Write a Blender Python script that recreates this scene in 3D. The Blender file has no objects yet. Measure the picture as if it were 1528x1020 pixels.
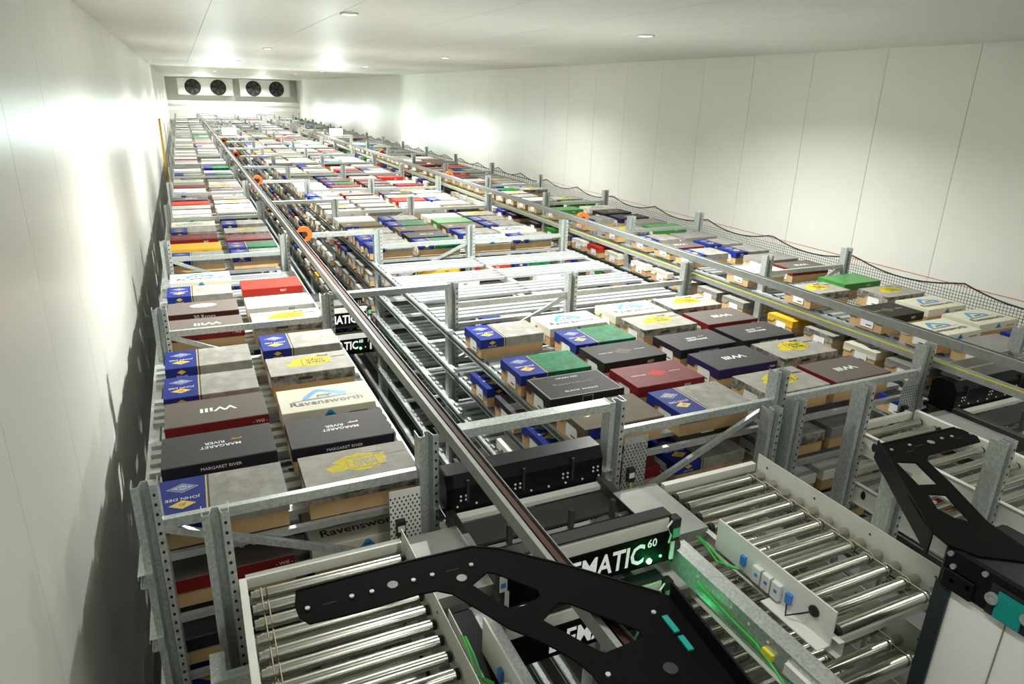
import bpy, math, random
from mathutils import Vector, Matrix
S = bpy.context.scene
COL = S.collection
random.seed(11)
R = math.radians

# ------------------------------------------------------------------ camera, light, exposure
FPX, YAW, PITCH, ROLL = 1024.9, 0.4381, -0.3428, 0.0283
ZC = 4.6                                   # camera height above the floor
ca, sa, cb, sb, cc, sc = math.cos(YAW), math.sin(YAW), math.cos(PITCH), math.sin(PITCH), math.cos(ROLL), math.sin(ROLL)
FW = Vector((sa*cb, ca*cb, sb)); RT0 = Vector((ca, -sa, 0)); UP0 = RT0.cross(FW)
RT = cc*RT0 + sc*UP0; UP = -sc*RT0 + cc*UP0
cam = bpy.data.cameras.new('camera'); co = bpy.data.objects.new('camera', cam); COL.objects.link(co)
cam.sensor_width = 36; cam.lens = FPX/1528*36; cam.clip_end = 200; cam.clip_start = 0.02
M3 = Matrix((RT, UP, -FW)).transposed()
co.matrix_world = Matrix.Translation((0, 0, ZC)) @ M3.to_4x4()
S.camera = co
def at(px, py, z):                         # pixel -> point on the horizontal plane z (relative to the lens)
    d = FW + (px-764)/FPX*RT - (py-510)/FPX*UP
    return d*(z/d.z) + Vector((0, 0, ZC))

W = bpy.data.worlds.new('world'); S.world = W; W.use_nodes = True
W.node_tree.nodes['Background'].inputs[0].default_value = (0.8, 0.85, 0.9, 1)
W.node_tree.nodes['Background'].inputs[1].default_value = 0.05
S.view_settings.view_transform = 'Standard'; S.view_settings.look = 'None'
S.view_settings.gamma = 1; S.view_settings.use_curve_mapping = False
S.view_settings.exposure = 0.0
CEIL = ZC + 0.68
PTZ = ZC-1.655
XL, XR, YE, YB = -0.75, 7.95, 56.0, -8.0   # left wall, right wall, end wall, back wall
FLOOD_W, FILL_BATTEN_W, DOWN_W = 110, 29, 285
def area(name, loc, target, sx, sy, watts, col=(1, 1, 1), spread=180):
    l = bpy.data.lights.new(name, 'AREA'); l.shape = 'RECTANGLE'; l.size = sx; l.size_y = sy
    l.energy = watts; l.color = col; l.spread = R(spread)
    o = bpy.data.objects.new(name, l); COL.objects.link(o); o.location = loc
    o.rotation_euler = (Vector(target)-Vector(loc)).to_track_quat('-Z', 'Y').to_euler()
    return o
FLOODS = [(1.54, 28.335, PTZ), (5.43, 28.335, PTZ), (1.54, 53.635, PTZ), (5.43, 53.635, PTZ)]   # on the aisle ties
DOWNS = [(x, 6.9+6.6*k) for k in range(8) for x in (1.5, 4.75)]
FILL_BATTENS = [(x, y) for y in (-4.5, -1.2, 1.6) for x in (1.2, 5.6)]  # out-of-view battens added as fill for the foreground

# ------------------------------------------------------------------ materials
MATS = {}
def mat(name, col, rough=0.5, metal=0.0, noise=0.0, nscale=20, bump=0.0, emit=None, estr=0, spec=0.5, col2=None, stretch=None, alpha=None):
    if name in MATS: return MATS[name]
    m = bpy.data.materials.new(name); m.use_nodes = True; MATS[name] = m
    nt = m.node_tree; b = nt.nodes['Principled BSDF']
    b.inputs['Base Color'].default_value = (*col, 1); b.inputs['Roughness'].default_value = rough
    b.inputs['Metallic'].default_value = metal; b.inputs['Specular IOR Level'].default_value = 0.16 if name.startswith('carton_') else spec
    m.diffuse_color = (*col, 1)
    if emit: b.inputs['Emission Color'].default_value = (*emit, 1); b.inputs['Emission Strength'].default_value = estr
    if noise or bump:
        tc = nt.nodes.new('ShaderNodeTexCoord'); nz = nt.nodes.new('ShaderNodeTexNoise')
        nz.inputs['Scale'].default_value = nscale; nz.inputs['Detail'].default_value = 6; nz.inputs['Roughness'].default_value = 0.65
        if stretch:
            mp = nt.nodes.new('ShaderNodeMapping'); mp.inputs['Scale'].default_value = stretch
            nt.links.new(tc.outputs['Object'], mp.inputs[0]); nt.links.new(mp.outputs[0], nz.inputs[0])
        else: nt.links.new(tc.outputs['Object'], nz.inputs[0])
        if noise:
            cr = nt.nodes.new('ShaderNodeValToRGB')
            c2 = col2 or tuple(max(0, c*(1-noise)) for c in col)
            cr.color_ramp.elements[0].color = (*c2, 1); cr.color_ramp.elements[1].color = (*col, 1)
            cr.color_ramp.elements[0].position = 0.38; cr.color_ramp.elements[1].position = 0.62
            nt.links.new(nz.outputs[0], cr.inputs[0]); nt.links.new(cr.outputs[0], b.inputs['Base Color'])
        if bump:
            bp = nt.nodes.new('ShaderNodeBump'); bp.inputs['Strength'].default_value = bump; bp.inputs['Distance'].default_value = 0.004
            nt.links.new(nz.outputs[0], bp.inputs['Height']); nt.links.new(bp.outputs[0], b.inputs['Normal'])
    return m
GALV = mat('galvanised', (0.58, 0.63, 0.61), 0.38, 0.55, 0.3, 60)
RAILG = mat('rail_grey', (0.30, 0.32, 0.30), 0.55, 0.3, 0.15, 20)
GALVL = mat('galvanised_light', (0.46, 0.49, 0.49), 0.42, 0.55, 0.15, 25)
SHEET = mat('sheet_steel', (0.30, 0.31, 0.28), 0.55, 0.35, 0.12, 8)
STEEL = mat('roller_steel', (0.52, 0.52, 0.46), 0.24, 0.95)
PAINTW = mat('conveyor_paint', (0.66, 0.66, 0.60), 0.45, 0, 0.04, 6)
BLACKP = mat('black_powder', (0.003, 0.003, 0.0027), 0.6, spec=0.05)
BLACKS = mat('black_satin', (0.007, 0.007, 0.008), 0.35, spec=0.15)
BLACKR = mat('black_rubber', (0.014, 0.014, 0.014), 0.7)
DARKM = mat('dark_metal', (0.07, 0.07, 0.065), 0.45, 0.4)
HOLE = mat('hole_black', (0.01, 0.01, 0.01), 0.9)
COPPER = mat('brown_conductor', (0.06, 0.019, 0.008), 0.6, 0.0, 0.4, 12, stretch=(1, 0.05, 1))
ORANGE = mat('orange_plastic', (0.68, 0.10, 0.008), 0.5)
YELLOW = mat('yellow_tape', (0.75, 0.72, 0.06), 0.5)
GREENC = mat('green_cable', (0.06, 0.48, 0.08), 0.45)
TEAL = mat('teal_belt', (0.0, 0.27, 0.235), 0.5)
BELT = mat('clear_band', (0.58, 0.55, 0.36), 0.4)
WALL = mat('wall_panel', (0.83, 0.835, 0.765), 0.33, 0, 0.03, 0.8, spec=0.5)
CEILM = mat('ceiling_panel', (0.76, 0.765, 0.70), 0.46, 0, 0.03, 0.6, spec=0.6)
FLOORM = mat('floor_concrete', (0.16, 0.16, 0.15), 0.5, 0, 0.2, 2)
NETM = mat('net_cord', (0.018, 0.02, 0.018), 0.8)
WHITEL = mat('white_print', (0.75, 0.75, 0.72), 0.5)
PAPER = mat('paper_label', (0.72, 0.72, 0.70), 0.6)
KRAFT = mat('kraft_board', (0.50, 0.335, 0.16), 0.75, 0, 0.10, 5)
BLUE = mat('carton_blue', (0.013, 0.028, 0.20), 0.56, 0, 0.12, 12)
MARB = mat('carton_marble', (0.33, 0.325, 0.29), 0.58, 0, 0.3, 9)
CREAM = mat('carton_cream', (0.62, 0.60, 0.48), 0.62)
CHAR = mat('carton_charcoal', (0.060, 0.056, 0.056), 0.60)
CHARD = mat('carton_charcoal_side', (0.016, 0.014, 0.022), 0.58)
TAUPE = mat('carton_taupe', (0.125, 0.108, 0.094), 0.58)
DRED = mat('carton_dark_red', (0.17, 0.012, 0.012), 0.58)
PURP = mat('carton_purple', (0.022, 0.014, 0.07), 0.57)
GREYL = mat('carton_light_grey', (0.34, 0.33, 0.29), 0.60, 0, 0.22, 8)
SPECK = mat('carton_speckle', (0.34, 0.33, 0.29), 0.60, 0, 0.9, 16, col2=(0.05, 0.048, 0.045))
YELB = mat('carton_yellow_ink', (0.62, 0.50, 0.012), 0.62, 0, 0.15, 30)
GREENB = mat('carton_green', (0.015, 0.17, 0.065), 0.55, 0, 0.45, 14)
GREENL = mat('crate_green', (0.03, 0.22, 0.03), 0.35)
MAROON = mat('carton_maroon', (0.16, 0.03, 0.03), 0.55, 0, 0.2, 10)
BROWN = mat('carton_brown', (0.125, 0.10, 0.06), 0.60, 0, 0.15, 8)
ROSEB = mat('carton_rose_brown', (0.045, 0.018, 0.014), 0.58)
REDB = mat('carton_red', (0.42, 0.03, 0.018), 0.60)
WHITEB = mat('carton_white', (0.72, 0.72, 0.68), 0.62)
GOLDB = mat('carton_gold', (0.60, 0.36, 0.03), 0.62)
BLACKB = mat('carton_black', (0.018, 0.016, 0.014), 0.54)
GREYB = mat('carton_grey', (0.25, 0.245, 0.22), 0.62, 0, 0.1, 6)
GOLDI = mat('gold_ink', (0.60, 0.42, 0.05), 0.4)
INKB = mat('black_ink', (0.012, 0.012, 0.012), 0.5)
SKYB = mat('sky_blue_ink', (0.02, 0.25, 0.50), 0.4)
SILV = mat('silver_ink', (0.36, 0.40, 0.46), 0.35)
COPI = mat('copper_ink', (0.45, 0.22, 0.10), 0.35)
PCB = mat('circuit_blue', (0.05, 0.22, 0.62), 0.4)
LENS = mat('flood_lens', (0.9, 1, 1), 0.3, emit=(0.62, 1.0, 0.95), estr=4)
LED = mat('batten_diffuser', (1, 1, 1), 0.4, emit=(1, 0.99, 0.94), estr=4)
GLED = mat('green_led', (0.2, 1, 0.4), 0.3, emit=(0.12, 1.0, 0.35), estr=30)

# ------------------------------------------------------------------ mesh helpers
class MB:
    def __init__(s): s.v = []; s.f = []; s.mi = []; s.mats = []; s.smooth = []
    def m(s, mt):
        if mt not in s.mats: s.mats.append(mt)
        return s.mats.index(mt)
    def face(s, pts, mt, smooth=False):
        n = len(s.v); s.v += [tuple(p) for p in pts]; s.f.append(tuple(range(n, n+len(pts)))); s.mi.append(s.m(mt)); s.smooth.append(smooth)
    def box(s, x0, y0, z0, x1, y1, z1, mt, c=0.0):
        i = s.m(mt); n = len(s.v)
        if c <= 0:
            s.v += [(x0,y0,z0),(x1,y0,z0),(x1,y1,z0),(x0,y1,z0),(x0,y0,z1),(x1,y0,z1),(x1,y1,z1),(x0,y1,z1)]
            fs = [(3,2,1,0),(4,5,6,7),(0,1,5,4),(1,2,6,5),(2,3,7,6),(3,0,4,7)]
        else:                               # chamfered top edge and vertical corners
            def ring(d, z): return [(x0+d+c,y0+d,z),(x1-d-c,y0+d,z),(x1-d,y0+d+c,z),(x1-d,y1-d-c,z),(x1-d-c,y1-d,z),(x0+d+c,y1-d,z),(x0+d,y1-d-c,z),(x0+d,y0+d+c,z)]
            s.v += ring(0,z0)+ring(0,z1-c)+ring(c*0.7,z1)
            fs = [tuple(range(7,-1,-1)), tuple(range(16,24))]
            for a in (0,8):
                for k in range(8): fs.append((a+k, a+(k+1)%8, a+8+(k+1)%8, a+8+k))
        for f in fs: s.f.append(tuple(n+q for q in f)); s.mi.append(i); s.smooth.append(False)
        return s
    def prism(s, prof, p0, p1, mt, closed=True, up=(0,0,1), caps=True, smooth=False):
        """extrude a 2D profile (a along side, b along up) from p0 to p1"""
        p0 = Vector(p0); p1 = Vector(p1); d = (p1-p0).normalized(); u = Vector(up)
        if abs(d.dot(u)) > 0.99: u = Vector((0,1,0))
        sd = d.cross(u).normalized(); u = sd.cross(d)
        i = s.m(mt); n = len(s.v); k = len(prof)
        for p in (p0, p1): s.v += [tuple(p + sd*a + u*b) for a, b in prof]
        for j in range(k if closed else k-1):
            s.f.append((n+j, n+(j+1)%k, n+k+(j+1)%k, n+k+j)); s.mi.append(i); s.smooth.append(smooth)
        if closed and caps:
            q = len(s.v); s.v += s.v[n:n+2*k]
            s.f.append(tuple(q+k-1-j for j in range(k))); s.mi.append(i); s.smooth.append(False)
            s.f.append(tuple(q+k+j for j in range(k))); s.mi.append(i); s.smooth.append(False)
        return s
    def cyl(s, p0, p1, r, mt, n=14, smooth=True):
        return s.prism([(r*math.cos(2*math.pi*k/n), r*math.sin(2*math.pi*k/n)) for k in range(n)], p0, p1, mt, smooth=smooth)
    def bar(s, p0, p1, w, h, mt, up=(0,0,1)):
        return s.prism([(-w/2,-h/2),(w/2,-h/2),(w/2,h/2),(-w/2,h/2)], p0, p1, mt, up=up)
    def tube(s, pts, r, mt, n=6):
        pts = [Vector(p) for p in pts]; i = s.m(mt); b = len(s.v)
        for k, p in enumerate(pts):
            d = (pts[min(k+1,len(pts)-1)]-pts[max(k-1,0)]).normalized()
            a = d.cross(Vector((0.13,0.21,0.97))); a.normalize(); c = d.cross(a)
            s.v += [tuple(p + r*(math.cos(2*math.pi*j/n)*a + math.sin(2*math.pi*j/n)*c)) for j in range(n)]
        for k in range(len(pts)-1):
            for j in range(n):
                s.f.append((b+k*n+j, b+k*n+(j+1)%n, b+(k+1)*n+(j+1)%n, b+(k+1)*n+j)); s.mi.append(i); s.smooth.append(True)
        return s
    def mesh(s, name):
        me = bpy.data.meshes.new(name); me.from_pydata(s.v, [], s.f)
        for mt in s.mats: me.materials.append(mt)
        me.polygons.foreach_set('material_index', s.mi); me.polygons.foreach_set('use_smooth', s.smooth)
        me.update(); return me
    def obj(s, name, parent=None, loc=None): return link(name, s.mesh(name), parent, loc)
def link(name, me, parent=None, loc=None):
    o = bpy.data.objects.new(name, me); COL.objects.link(o)
    if parent: o.parent = parent
    if loc is not None: o.location = loc
    return o
def empty(name, loc=(0,0,0), label=None, cat=None, group=None):
    o = bpy.data.objects.new(name, None); COL.objects.link(o); o.location = loc; o.empty_display_size = 0.05
    return tag(o, label, cat, group)
def tag(o, label=None, cat=None, group=None, kind=None):
    if label: o['label'] = label
    if cat: o['category'] = cat
    if group: o['group'] = group
    if kind: o['kind'] = kind
    return o
def tree_copy(o, parent=None):
    c = o.copy(); COL.objects.link(c); c.parent = parent
    for ch in o.children: tree_copy(ch, c)
    return c
def shell(poly, t):                        # open polyline -> closed thin profile
    out = []
    for k, p in enumerate(poly):
        a = Vector(poly[max(k-1,0)]); b = Vector(p); c = Vector(poly[min(k+1,len(poly)-1)])
        n = Vector((0,0))
        if k > 0: d = (b-a).normalized(); n += Vector((-d.y, d.x))
        if k < len(poly)-1: d = (c-b).normalized(); n += Vector((-d.y, d.x))
        n.normalize(); out.append(tuple(b+n*t))
    return list(poly)+out[::-1]
def text2d(txt, size, bold=0.0, shear=0.0, sx=1.0):
    c = bpy.data.curves.new('t', 'FONT'); c.body = txt; c.size = size; c.align_x = 'CENTER'; c.align_y = 'CENTER'
    c.resolution_u = 2; c.offset = bold; c.shear = shear; c.fill_mode = 'FRONT'
    o = bpy.data.objects.new('t', c); COL.objects.link(o)
    dg = bpy.context.evaluated_depsgraph_get(); me = bpy.data.meshes.new_from_object(o.evaluated_get(dg))
    v = [(p.co.x*sx, p.co.y) for p in me.vertices]; f = [tuple(p.vertices) for p in me.polygons]
    bpy.data.objects.remove(o); bpy.data.curves.remove(c); bpy.data.meshes.remove(me)
    return v, f
def outline_plate(name, outer, holes, thick, mt, parent=None):
    """flat plate from an outline with holes; all points 3D at one height"""
    c = bpy.data.curves.new(name, 'CURVE'); c.dimensions = '2D'; c.fill_mode = 'BOTH'; c.extrude = thick/2
    z = outer[0].z
    for ring in [outer]+holes:
        sp = c.splines.new('POLY'); sp.points.add(len(ring)-1)
        for q, p in zip(sp.points, ring): q.co = (p.x, p.y, 0, 1)
        sp.use_cyclic_u = True
    o = bpy.data.objects.new(name, c); COL.objects.link(o)
    dg = bpy.context.evaluated_depsgraph_get(); me = bpy.data.meshes.new_from_object(o.evaluated_get(dg))
    bpy.data.objects.remove(o); me.materials.clear(); me.materials.append(mt)
    return link(name, me, parent, (0,0,z))

# ------------------------------------------------------------------ the hall
fl = MB().box(XL-0.2, YB, -0.1, XR+0.2, YE, 0, FLOORM).obj('floor'); tag(fl, 'grey concrete floor deep under the racks', 'floor', kind='structure')
def panel_wall(name, label, x, x1, y0, step):
    w = MB().box(min(x,x1)-0.05 if x1 < x else x+0.02, YB, 0, x-0.02 if x1 < x else x1+0.05, YE, CEIL+0.1, WALL).obj(name)
    tag(w, label, 'wall', kind='structure')
    pm = MB().box(min(x,x1) if x1 < x else x, 0.003, 0, x if x1 < x else x1, step-0.003, CEIL, WALL).mesh('panel')
    n = int((y0-YB)/step); y = y0-n*step
    while y+step <= YE+0.01: link('panel', pm, w, (0,y,0)); y += step
    return w
panel_wall('wall_left', 'white insulated panel wall along the left rack', XL, XL-0.03, 5.2, 1.15)
panel_wall('wall_right', 'white insulated panel wall behind the black net', XR, XR+0.03, 5.22, 1.14)
w = MB().box(XL-0.1, YE, 0, XR+0.1, YE+0.1, CEIL+0.1, WALL).obj('wall_back'); tag(w, 'white end wall behind the cooling units', 'wall', kind='structure')
w = MB().box(XL-0.1, YB-0.1, 0, XR+0.1, YB, CEIL+0.1, WALL).obj('wall_front'); tag(w, 'white wall on the near side of the hall', 'wall', kind='structure')
cl = MB().box(XL-0.1, YB, CEIL+0.02, XR+0.1, YE, CEIL+0.12, CEILM).obj('ceiling'); tag(cl, 'low white glossy panel ceiling', 'ceiling', kind='structure')
cw = (XR-XL)/8
pm = MB().box(0.002, YB, 0, cw-0.002, YE, 0.02, CEILM).mesh('panel')
for k in range(8): link('panel', pm, cl, (XL+k*cw, 0, CEIL))
t = MB().box(XR-0.004, 2, ZC-1.915, XR-0.001, 16, ZC-1.909, mat('red_line', (0.6,0.03,0.02), 0.5)).obj('laser_line_1'); tag(t, 'thin red strip painted for a laser line along the right wall above the net', 'laser_line', kind='structure')  # red strip painted in place of a laser level's projected line

def flood(x, y, z0, lab):
    z = z0+0.16
    e = empty('floodlight', (x,y,z0), lab, 'floodlight', 'floodlights on the aisle ties')
    MB().box(-0.27,0.0,0.02,0.27,0.09,0.32,DARKM,0.01).obj('housing', e)
    MB().box(-0.25,-0.004,0.04,0.25,0.0,0.30,LENS).obj('lens', e)
    for s_ in (-0.2,0.2): MB().box(s_-0.02,0.02,0,s_+0.02,0.07,0.03,GALV).obj('bracket', e)
    area('floodlight_lamp', (x,y-0.01,z), (x,y-8,z-1.0), 0.5, 0.26, FLOOD_W, (0.80,1,0.97))
for (x,y,z), lab in zip(FLOODS, ('bright floodlight over the first aisle in the middle distance','bright floodlight over the second aisle in the middle distance','small bright floodlight at the far end of the first aisle','small bright floodlight at the far end of the second aisle')):
    flood(x,y,z,lab)
dm1 = MB(); [dm1.box(q[0]*k,q[1]*k,-0.018,q[2]*k,q[3]*k,0,mm) for k,mm in ((1.0,WHITEB),(0.9,BLACKP)) for q in ((-0.07,-0.07,0.07,-0.063),(-0.07,0.063,0.07,0.07),(-0.07,-0.063,-0.063,0.063),(0.063,-0.063,0.07,0.063))]; dm1 = dm1.mesh('rim'); dm2 = MB(); dm2.box(-0.055,-0.055,-0.002,0.055,0.055,0.0,LED); dm2 = dm2.mesh('diffuser')
for k,(x,y) in enumerate(DOWNS):
    e = empty('downlight', (x,y,CEIL), 'small flush square downlight in the ceiling over the %s aisle, number %s from the camera' % (('first','second')[k%2], ('one','two','three','four','five','six','seven','eight')[k//2]), 'ceiling light', 'flush downlights in the ceiling')
    link('rim', dm1, e); link('diffuser', dm2, e)
    area('downlight_lamp', (x,y,CEIL-0.004), (x,y,0), 0.10, 0.10, DOWN_W, (1,1,0.96), 150)
for k,(x,y) in enumerate(FILL_BATTENS):  # added fill lamps, unseen, to brighten the near cartons and machinery
    e = empty('added_fill_light', (x,y,CEIL-0.06), 'long white fill light added out of view on the near part of the ceiling', 'ceiling light', 'added fill lights on the unseen near ceiling')
    MB().box(-0.1,-0.6,0.02,0.1,0.6,0.06,PAINTW).obj('housing', e); MB().box(-0.09,-0.59,0.0,0.09,0.59,0.02,LED).obj('diffuser', e)
    area('added_fill_lamp', (x,y,CEIL-0.07), (x,y,0), 0.18, 1.18, FILL_BATTEN_W, (1,0.99,0.94))

# cooling units on the end wall
def cooler(x0, x1, lab):
    e = empty('cooling_unit', (x0, YE-0.9, CEIL-1.15), lab, 'cooling unit', 'cooling units on the end wall'); w_ = x1-x0
    MB().box(0,0,0,w_,0.9,1.12,mat('casing_white',(0.85,0.85,0.82),0.4),0.02).obj('casing', e)
    for k in (0.27, 0.73):
        f = MB().cyl((w_*k,-0.03,0.52),(w_*k,0.0,0.52),0.52,BLACKR,24).obj('fan', e)
        g = MB()
        for r in (0.16,0.30,0.44):
            g.tube([(w_*k+r*math.cos(a*math.pi/10),-0.05,0.52+r*math.sin(a*math.pi/10)) for a in range(21)],0.012,DARKM,4)
        for a in range(6):
            c_,s_ = math.cos(a*math.pi/3+.3), math.sin(a*math.pi/3+.3)
            g.face([(w_*k+0.1*c_,-0.04,0.52+0.1*s_),(w_*k+0.45*math.cos(a*math.pi/3+.1),-0.04,0.52+0.45*math.sin(a*math.pi/3+.1)),(w_*k+0.45*math.cos(a*math.pi/3+.6),-0.032,0.52+0.45*math.sin(a*math.pi/3+.6))],DARKM)
        g.obj('fan_guard', f)
cooler(0.0, 3.55, 'white cooling unit with two black fans near the left wall')
cooler(4.0, 7.4, 'white cooling unit with two black fans near the right wall')
for z, lab in ((ZC-0.95,'upper white steel beam across the hall under the cooling units'),(ZC-1.35,'lower white steel beam across the hall under the cooling units')):
    tag(MB().bar((XL,YE-1.4,z),(XR,YE-1.4,z),0.12,0.22,PAINTW).obj('header_beam'), lab, 'beam', 'beams at the far end')
tag(MB().box(-0.64,24,0,-0.58,24.12,ZC-0.9,mat('safety_yellow',(0.75,0.45,0.02),0.5)).obj('guard_post'), 'yellow guard post far back against the left wall', 'guard post')

# ------------------------------------------------------------------ racks
Y0, DY, NB = 3.077, 2.8115, 18
PT, LV0, PITCHZ = ZC-1.65, ZC-2.06, 0.36   # post top, top shelf, level pitch
XA = (-0.34, 0.965); XB = (2.118, 3.401, 4.848); XC = (6.013, 7.30)
PROF = shell([(-0.05,0.04),(-0.05,-0.04),(-0.024,-0.04),(-0.015,0.012),(0.015,0.012),(0.024,-0.04),(0.05,-0.04),(0.05,0.04)], -0.004)
def post_mesh(h, holes, name='post'):
    m = MB(); m.prism([(a,b) for a,b in PROF], (0,0,0), (0,0,h), GALV, up=(0,1,0))
    return m.mesh(name)
def holes_mesh(h, n=34):
    m = MB()
    for k in range(n):
        z = h-0.05-k*0.05
        for x in (0.036,):
            m.face([(x+0.0065*math.cos(a*math.pi/4), -0.0449, z+0.009*math.sin(a*math.pi/4)) for a in range(8)], HOLE)
    return m.mesh('perforations')
POSTM = post_mesh(PT, True); HOLEM = holes_mesh(PT)
def post(parent, x, y, top=PT, near=False, name='post'):
    me, hm = (POSTM, HOLEM) if top == PT else (post_mesh(top, near), holes_mesh(top))
    o = link(name, me, parent, (x,y,0))
    if near: link('perforations', hm, o)['kind'] = 'stuff'
    return o
SLATP = []                                 # wide folded deck plank: four ridges with valleys between them
for k in range(4):
    c_ = -0.1725+0.115*k
    SLATP += [(c_-0.035,-0.026),(c_-0.03,0),(c_+0.03,0),(c_+0.035,-0.026)]
RAILP = shell([(0.03,-0.085),(0.03,-0.095),(-0.022,-0.095),(-0.022,-0.026),(0.035,-0.026),(0.035,-0.045)], 0.003)
def slat_mb(m, x0, x1, y, z): m.prism([(-a,b) for a,b in SLATP], (x0,y,z), (x1,y,z), GALVL, closed=False)
LEV = 7
def rack(name_label, cols, diag, slat_near, boxes_empty=()):
    e = empty('storage_rack', (0,0,0), name_label, 'storage rack', 'long storage racks in the cold hall')
    rails = [cols[0]-0.045] + list(cols[1:-1]) + [cols[-1]+0.045]
    slm = {}
    for i in range(len(cols)-1):
        mb = MB(); slat_mb(mb, cols[i]-0.06, cols[i+1]+0.06 if i == len(cols)-2 else cols[i+1]-0.02, 0, 0); slm[i] = mb.mesh('shelf_slat')
    for k in range(NB+1):
        y = Y0+DY*k
        for x in cols: post(e, x, y, PT, k < 3)
        for i in range(len(cols)-1):
            xa, xb = cols[i]+0.05, cols[i+1]-0.05
            if k < 8:
                MB().bar((xa,y,ZC-1.875),(xb,y,ZC-1.875),0.035,0.05,GALV).obj('cross_beam', e)
                MB().bar((xa,y+0.03,LV0-0.02),(xb,y+0.03,LV0-0.02),0.03,0.035,GALVL).obj('shelf_beam', e)
                if k < 3:
                    for n in (1,2,3): MB().bar((xa,y+0.03,LV0-0.02-n*PITCHZ),(xb,y+0.03,LV0-0.02-n*PITCHZ),0.03,0.035,GALVL).obj('shelf_beam', e)
                if i in diag:
                    p, q = ((xa,y-0.005,ZC-1.9),(xb,y-0.005,ZC-2.42)) if diag[i] > 0 else ((xa,y-0.005,ZC-2.42),(xb,y-0.005,ZC-1.9))
                    MB().bar(p,q,0.028,0.035,GALV).obj('brace', e)
    far = MB()
    for k in range(8, NB+1):
        y = Y0+DY*k
        for i in range(len(cols)-1):
            far.bar((cols[i],y,ZC-1.875),(cols[i+1],y,ZC-1.875),0.035,0.05,GALV); far.bar((cols[i],y,LV0-0.02),(cols[i+1],y,LV0-0.02),0.03,0.035,GALVL)
    far.obj('far_cross_beams', e)['kind'] = 'stuff'
    for n in range(LEV):                    # long shelf rails, one each side of every level
        for j, x in enumerate(rails):
            sgn = -1 if j == 0 else 1
            MB().prism([(a*sgn,b) for a,b in RAILP], (x,Y0-0.07,LV0-n*PITCHZ), (x,Y0+DY*NB+0.07,LV0-n*PITCHZ), GALV).obj('shelf_rail', e)
    fs = MB()
    ns = 4; sp = 0.672
    for k in range(NB):
        for n in range(3 if k > 3 else 5):
            for s in range(ns):
                y = Y0+DY*k+0.375+s*sp
                for i in range(len(cols)-1):
                    if (k, n) in slat_near: link('shelf_slat', slm[i], e, (0,y,LV0-n*PITCHZ))
                    elif k < 10: slat_mb(fs, cols[i]-0.06, cols[i+1]+0.06 if i == len(cols)-2 else cols[i+1]-0.02, y, LV0-n*PITCHZ)
    fs.obj('far_shelf_slats', e)['kind'] = 'stuff'
    return e
RKA = rack('steel storage rack along the left wall, two cartons deep', XA, {0:1}, {(k,n) for k in range(5) for n in range(4)})
RKB = rack('wide steel storage rack in the middle, between the two aisles', XB, {0:-1}, {(k,n) for k in range(5) for n in range(4)})
RKC = rack('steel storage rack along the black net on the right', XC, {0:-1}, {(k,n) for k in range(5) for n in range(4)})
# spliced front posts by the conveyors
for x, y, top, rk in ((-0.065,2.74,PT,RKA),(3.29,2.985,ZC-1.86,RKB),(3.50,2.985,ZC-1.84,RKB),(3.73,2.69,PT,RKB),(3.79,1.87,PT,RKB),(3.06,1.93,ZC-1.72,RKB)):
    post(rk, x, y, top, True)
MB().box(-0.16,2.45,0,-0.10,2.62,ZC-2.28,GALV).box(-0.10,2.45,0,0.03,2.50,ZC-2.28,GALV).obj('post_sleeve', RKA)

ORD = ['nearest','second','third','fourth','fifth','sixth','seventh','eighth','ninth','tenth','eleventh','twelfth','thirteenth','fourteenth','fifteenth','sixteenth','seventeenth','eighteenth','nineteenth']
# aisle ties, conductor rails, clamps
for k in range(NB+1):
    y = Y0+DY*k
    tag(MB().box(XA[1]+0.05,y-0.04,PT-0.055,XB[0]-0.05,y+0.04,PT-0.005,GALV).obj('aisle_tie'), 'flat steel tie across the first aisle, %s from the camera' % ORD[k], 'beam', 'steel ties across the first aisle')
for k in (9,18):
    y = Y0+DY*k
    tag(MB().box(XB[2]+0.05,y-0.04,PT-0.055,XC[0]-0.05,y+0.04,PT-0.005,GALV).obj('aisle_tie'), 'flat steel tie carrying a floodlight across the second aisle, %s of two' % ('nearer','farther')[k//10], 'beam', 'steel ties across the second aisle')
def busbar(x, z, core, label):
    e = empty('conductor_rail', (x,1.05,z), label, 'rail', 'conductor rails along the aisles')
    L = Y0+DY*NB-1.05
    MB().prism(shell([(0.028,0.03),(0.028,-0.03),(-0.04,-0.03),(-0.04,0.03),(-0.022,0.03)],0.004), (0,0,0),(0,L,0),RAILG).obj('housing', e)
    MB().bar((0.006,0,-0.004),(0.006,L,-0.004),0.024,0.05,core).obj('conductor', e)
    return e
busbar(1.068, PT+0.035, COPPER, 'galvanised conductor rail with brown core above the first aisle')
busbar(4.96, PT+0.035, DARKM, 'plain grey conductor rail above the second aisle')
yr = empty('guide_rail', (4.95,2.3,ZC-1.80), 'lower steel guide rail with yellow strip along the second aisle', 'rail')
MB().bar((0,0,0),(0,50,0),0.05,0.06,GALVL).obj('rail', yr); MB().box(-0.027,0,0.018,-0.0255,50,0.03,YELLOW).obj('yellow_strip', yr)
ords = ['first','second','third','fourth','fifth','sixth','seventh','eighth','ninth','tenth']
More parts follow.
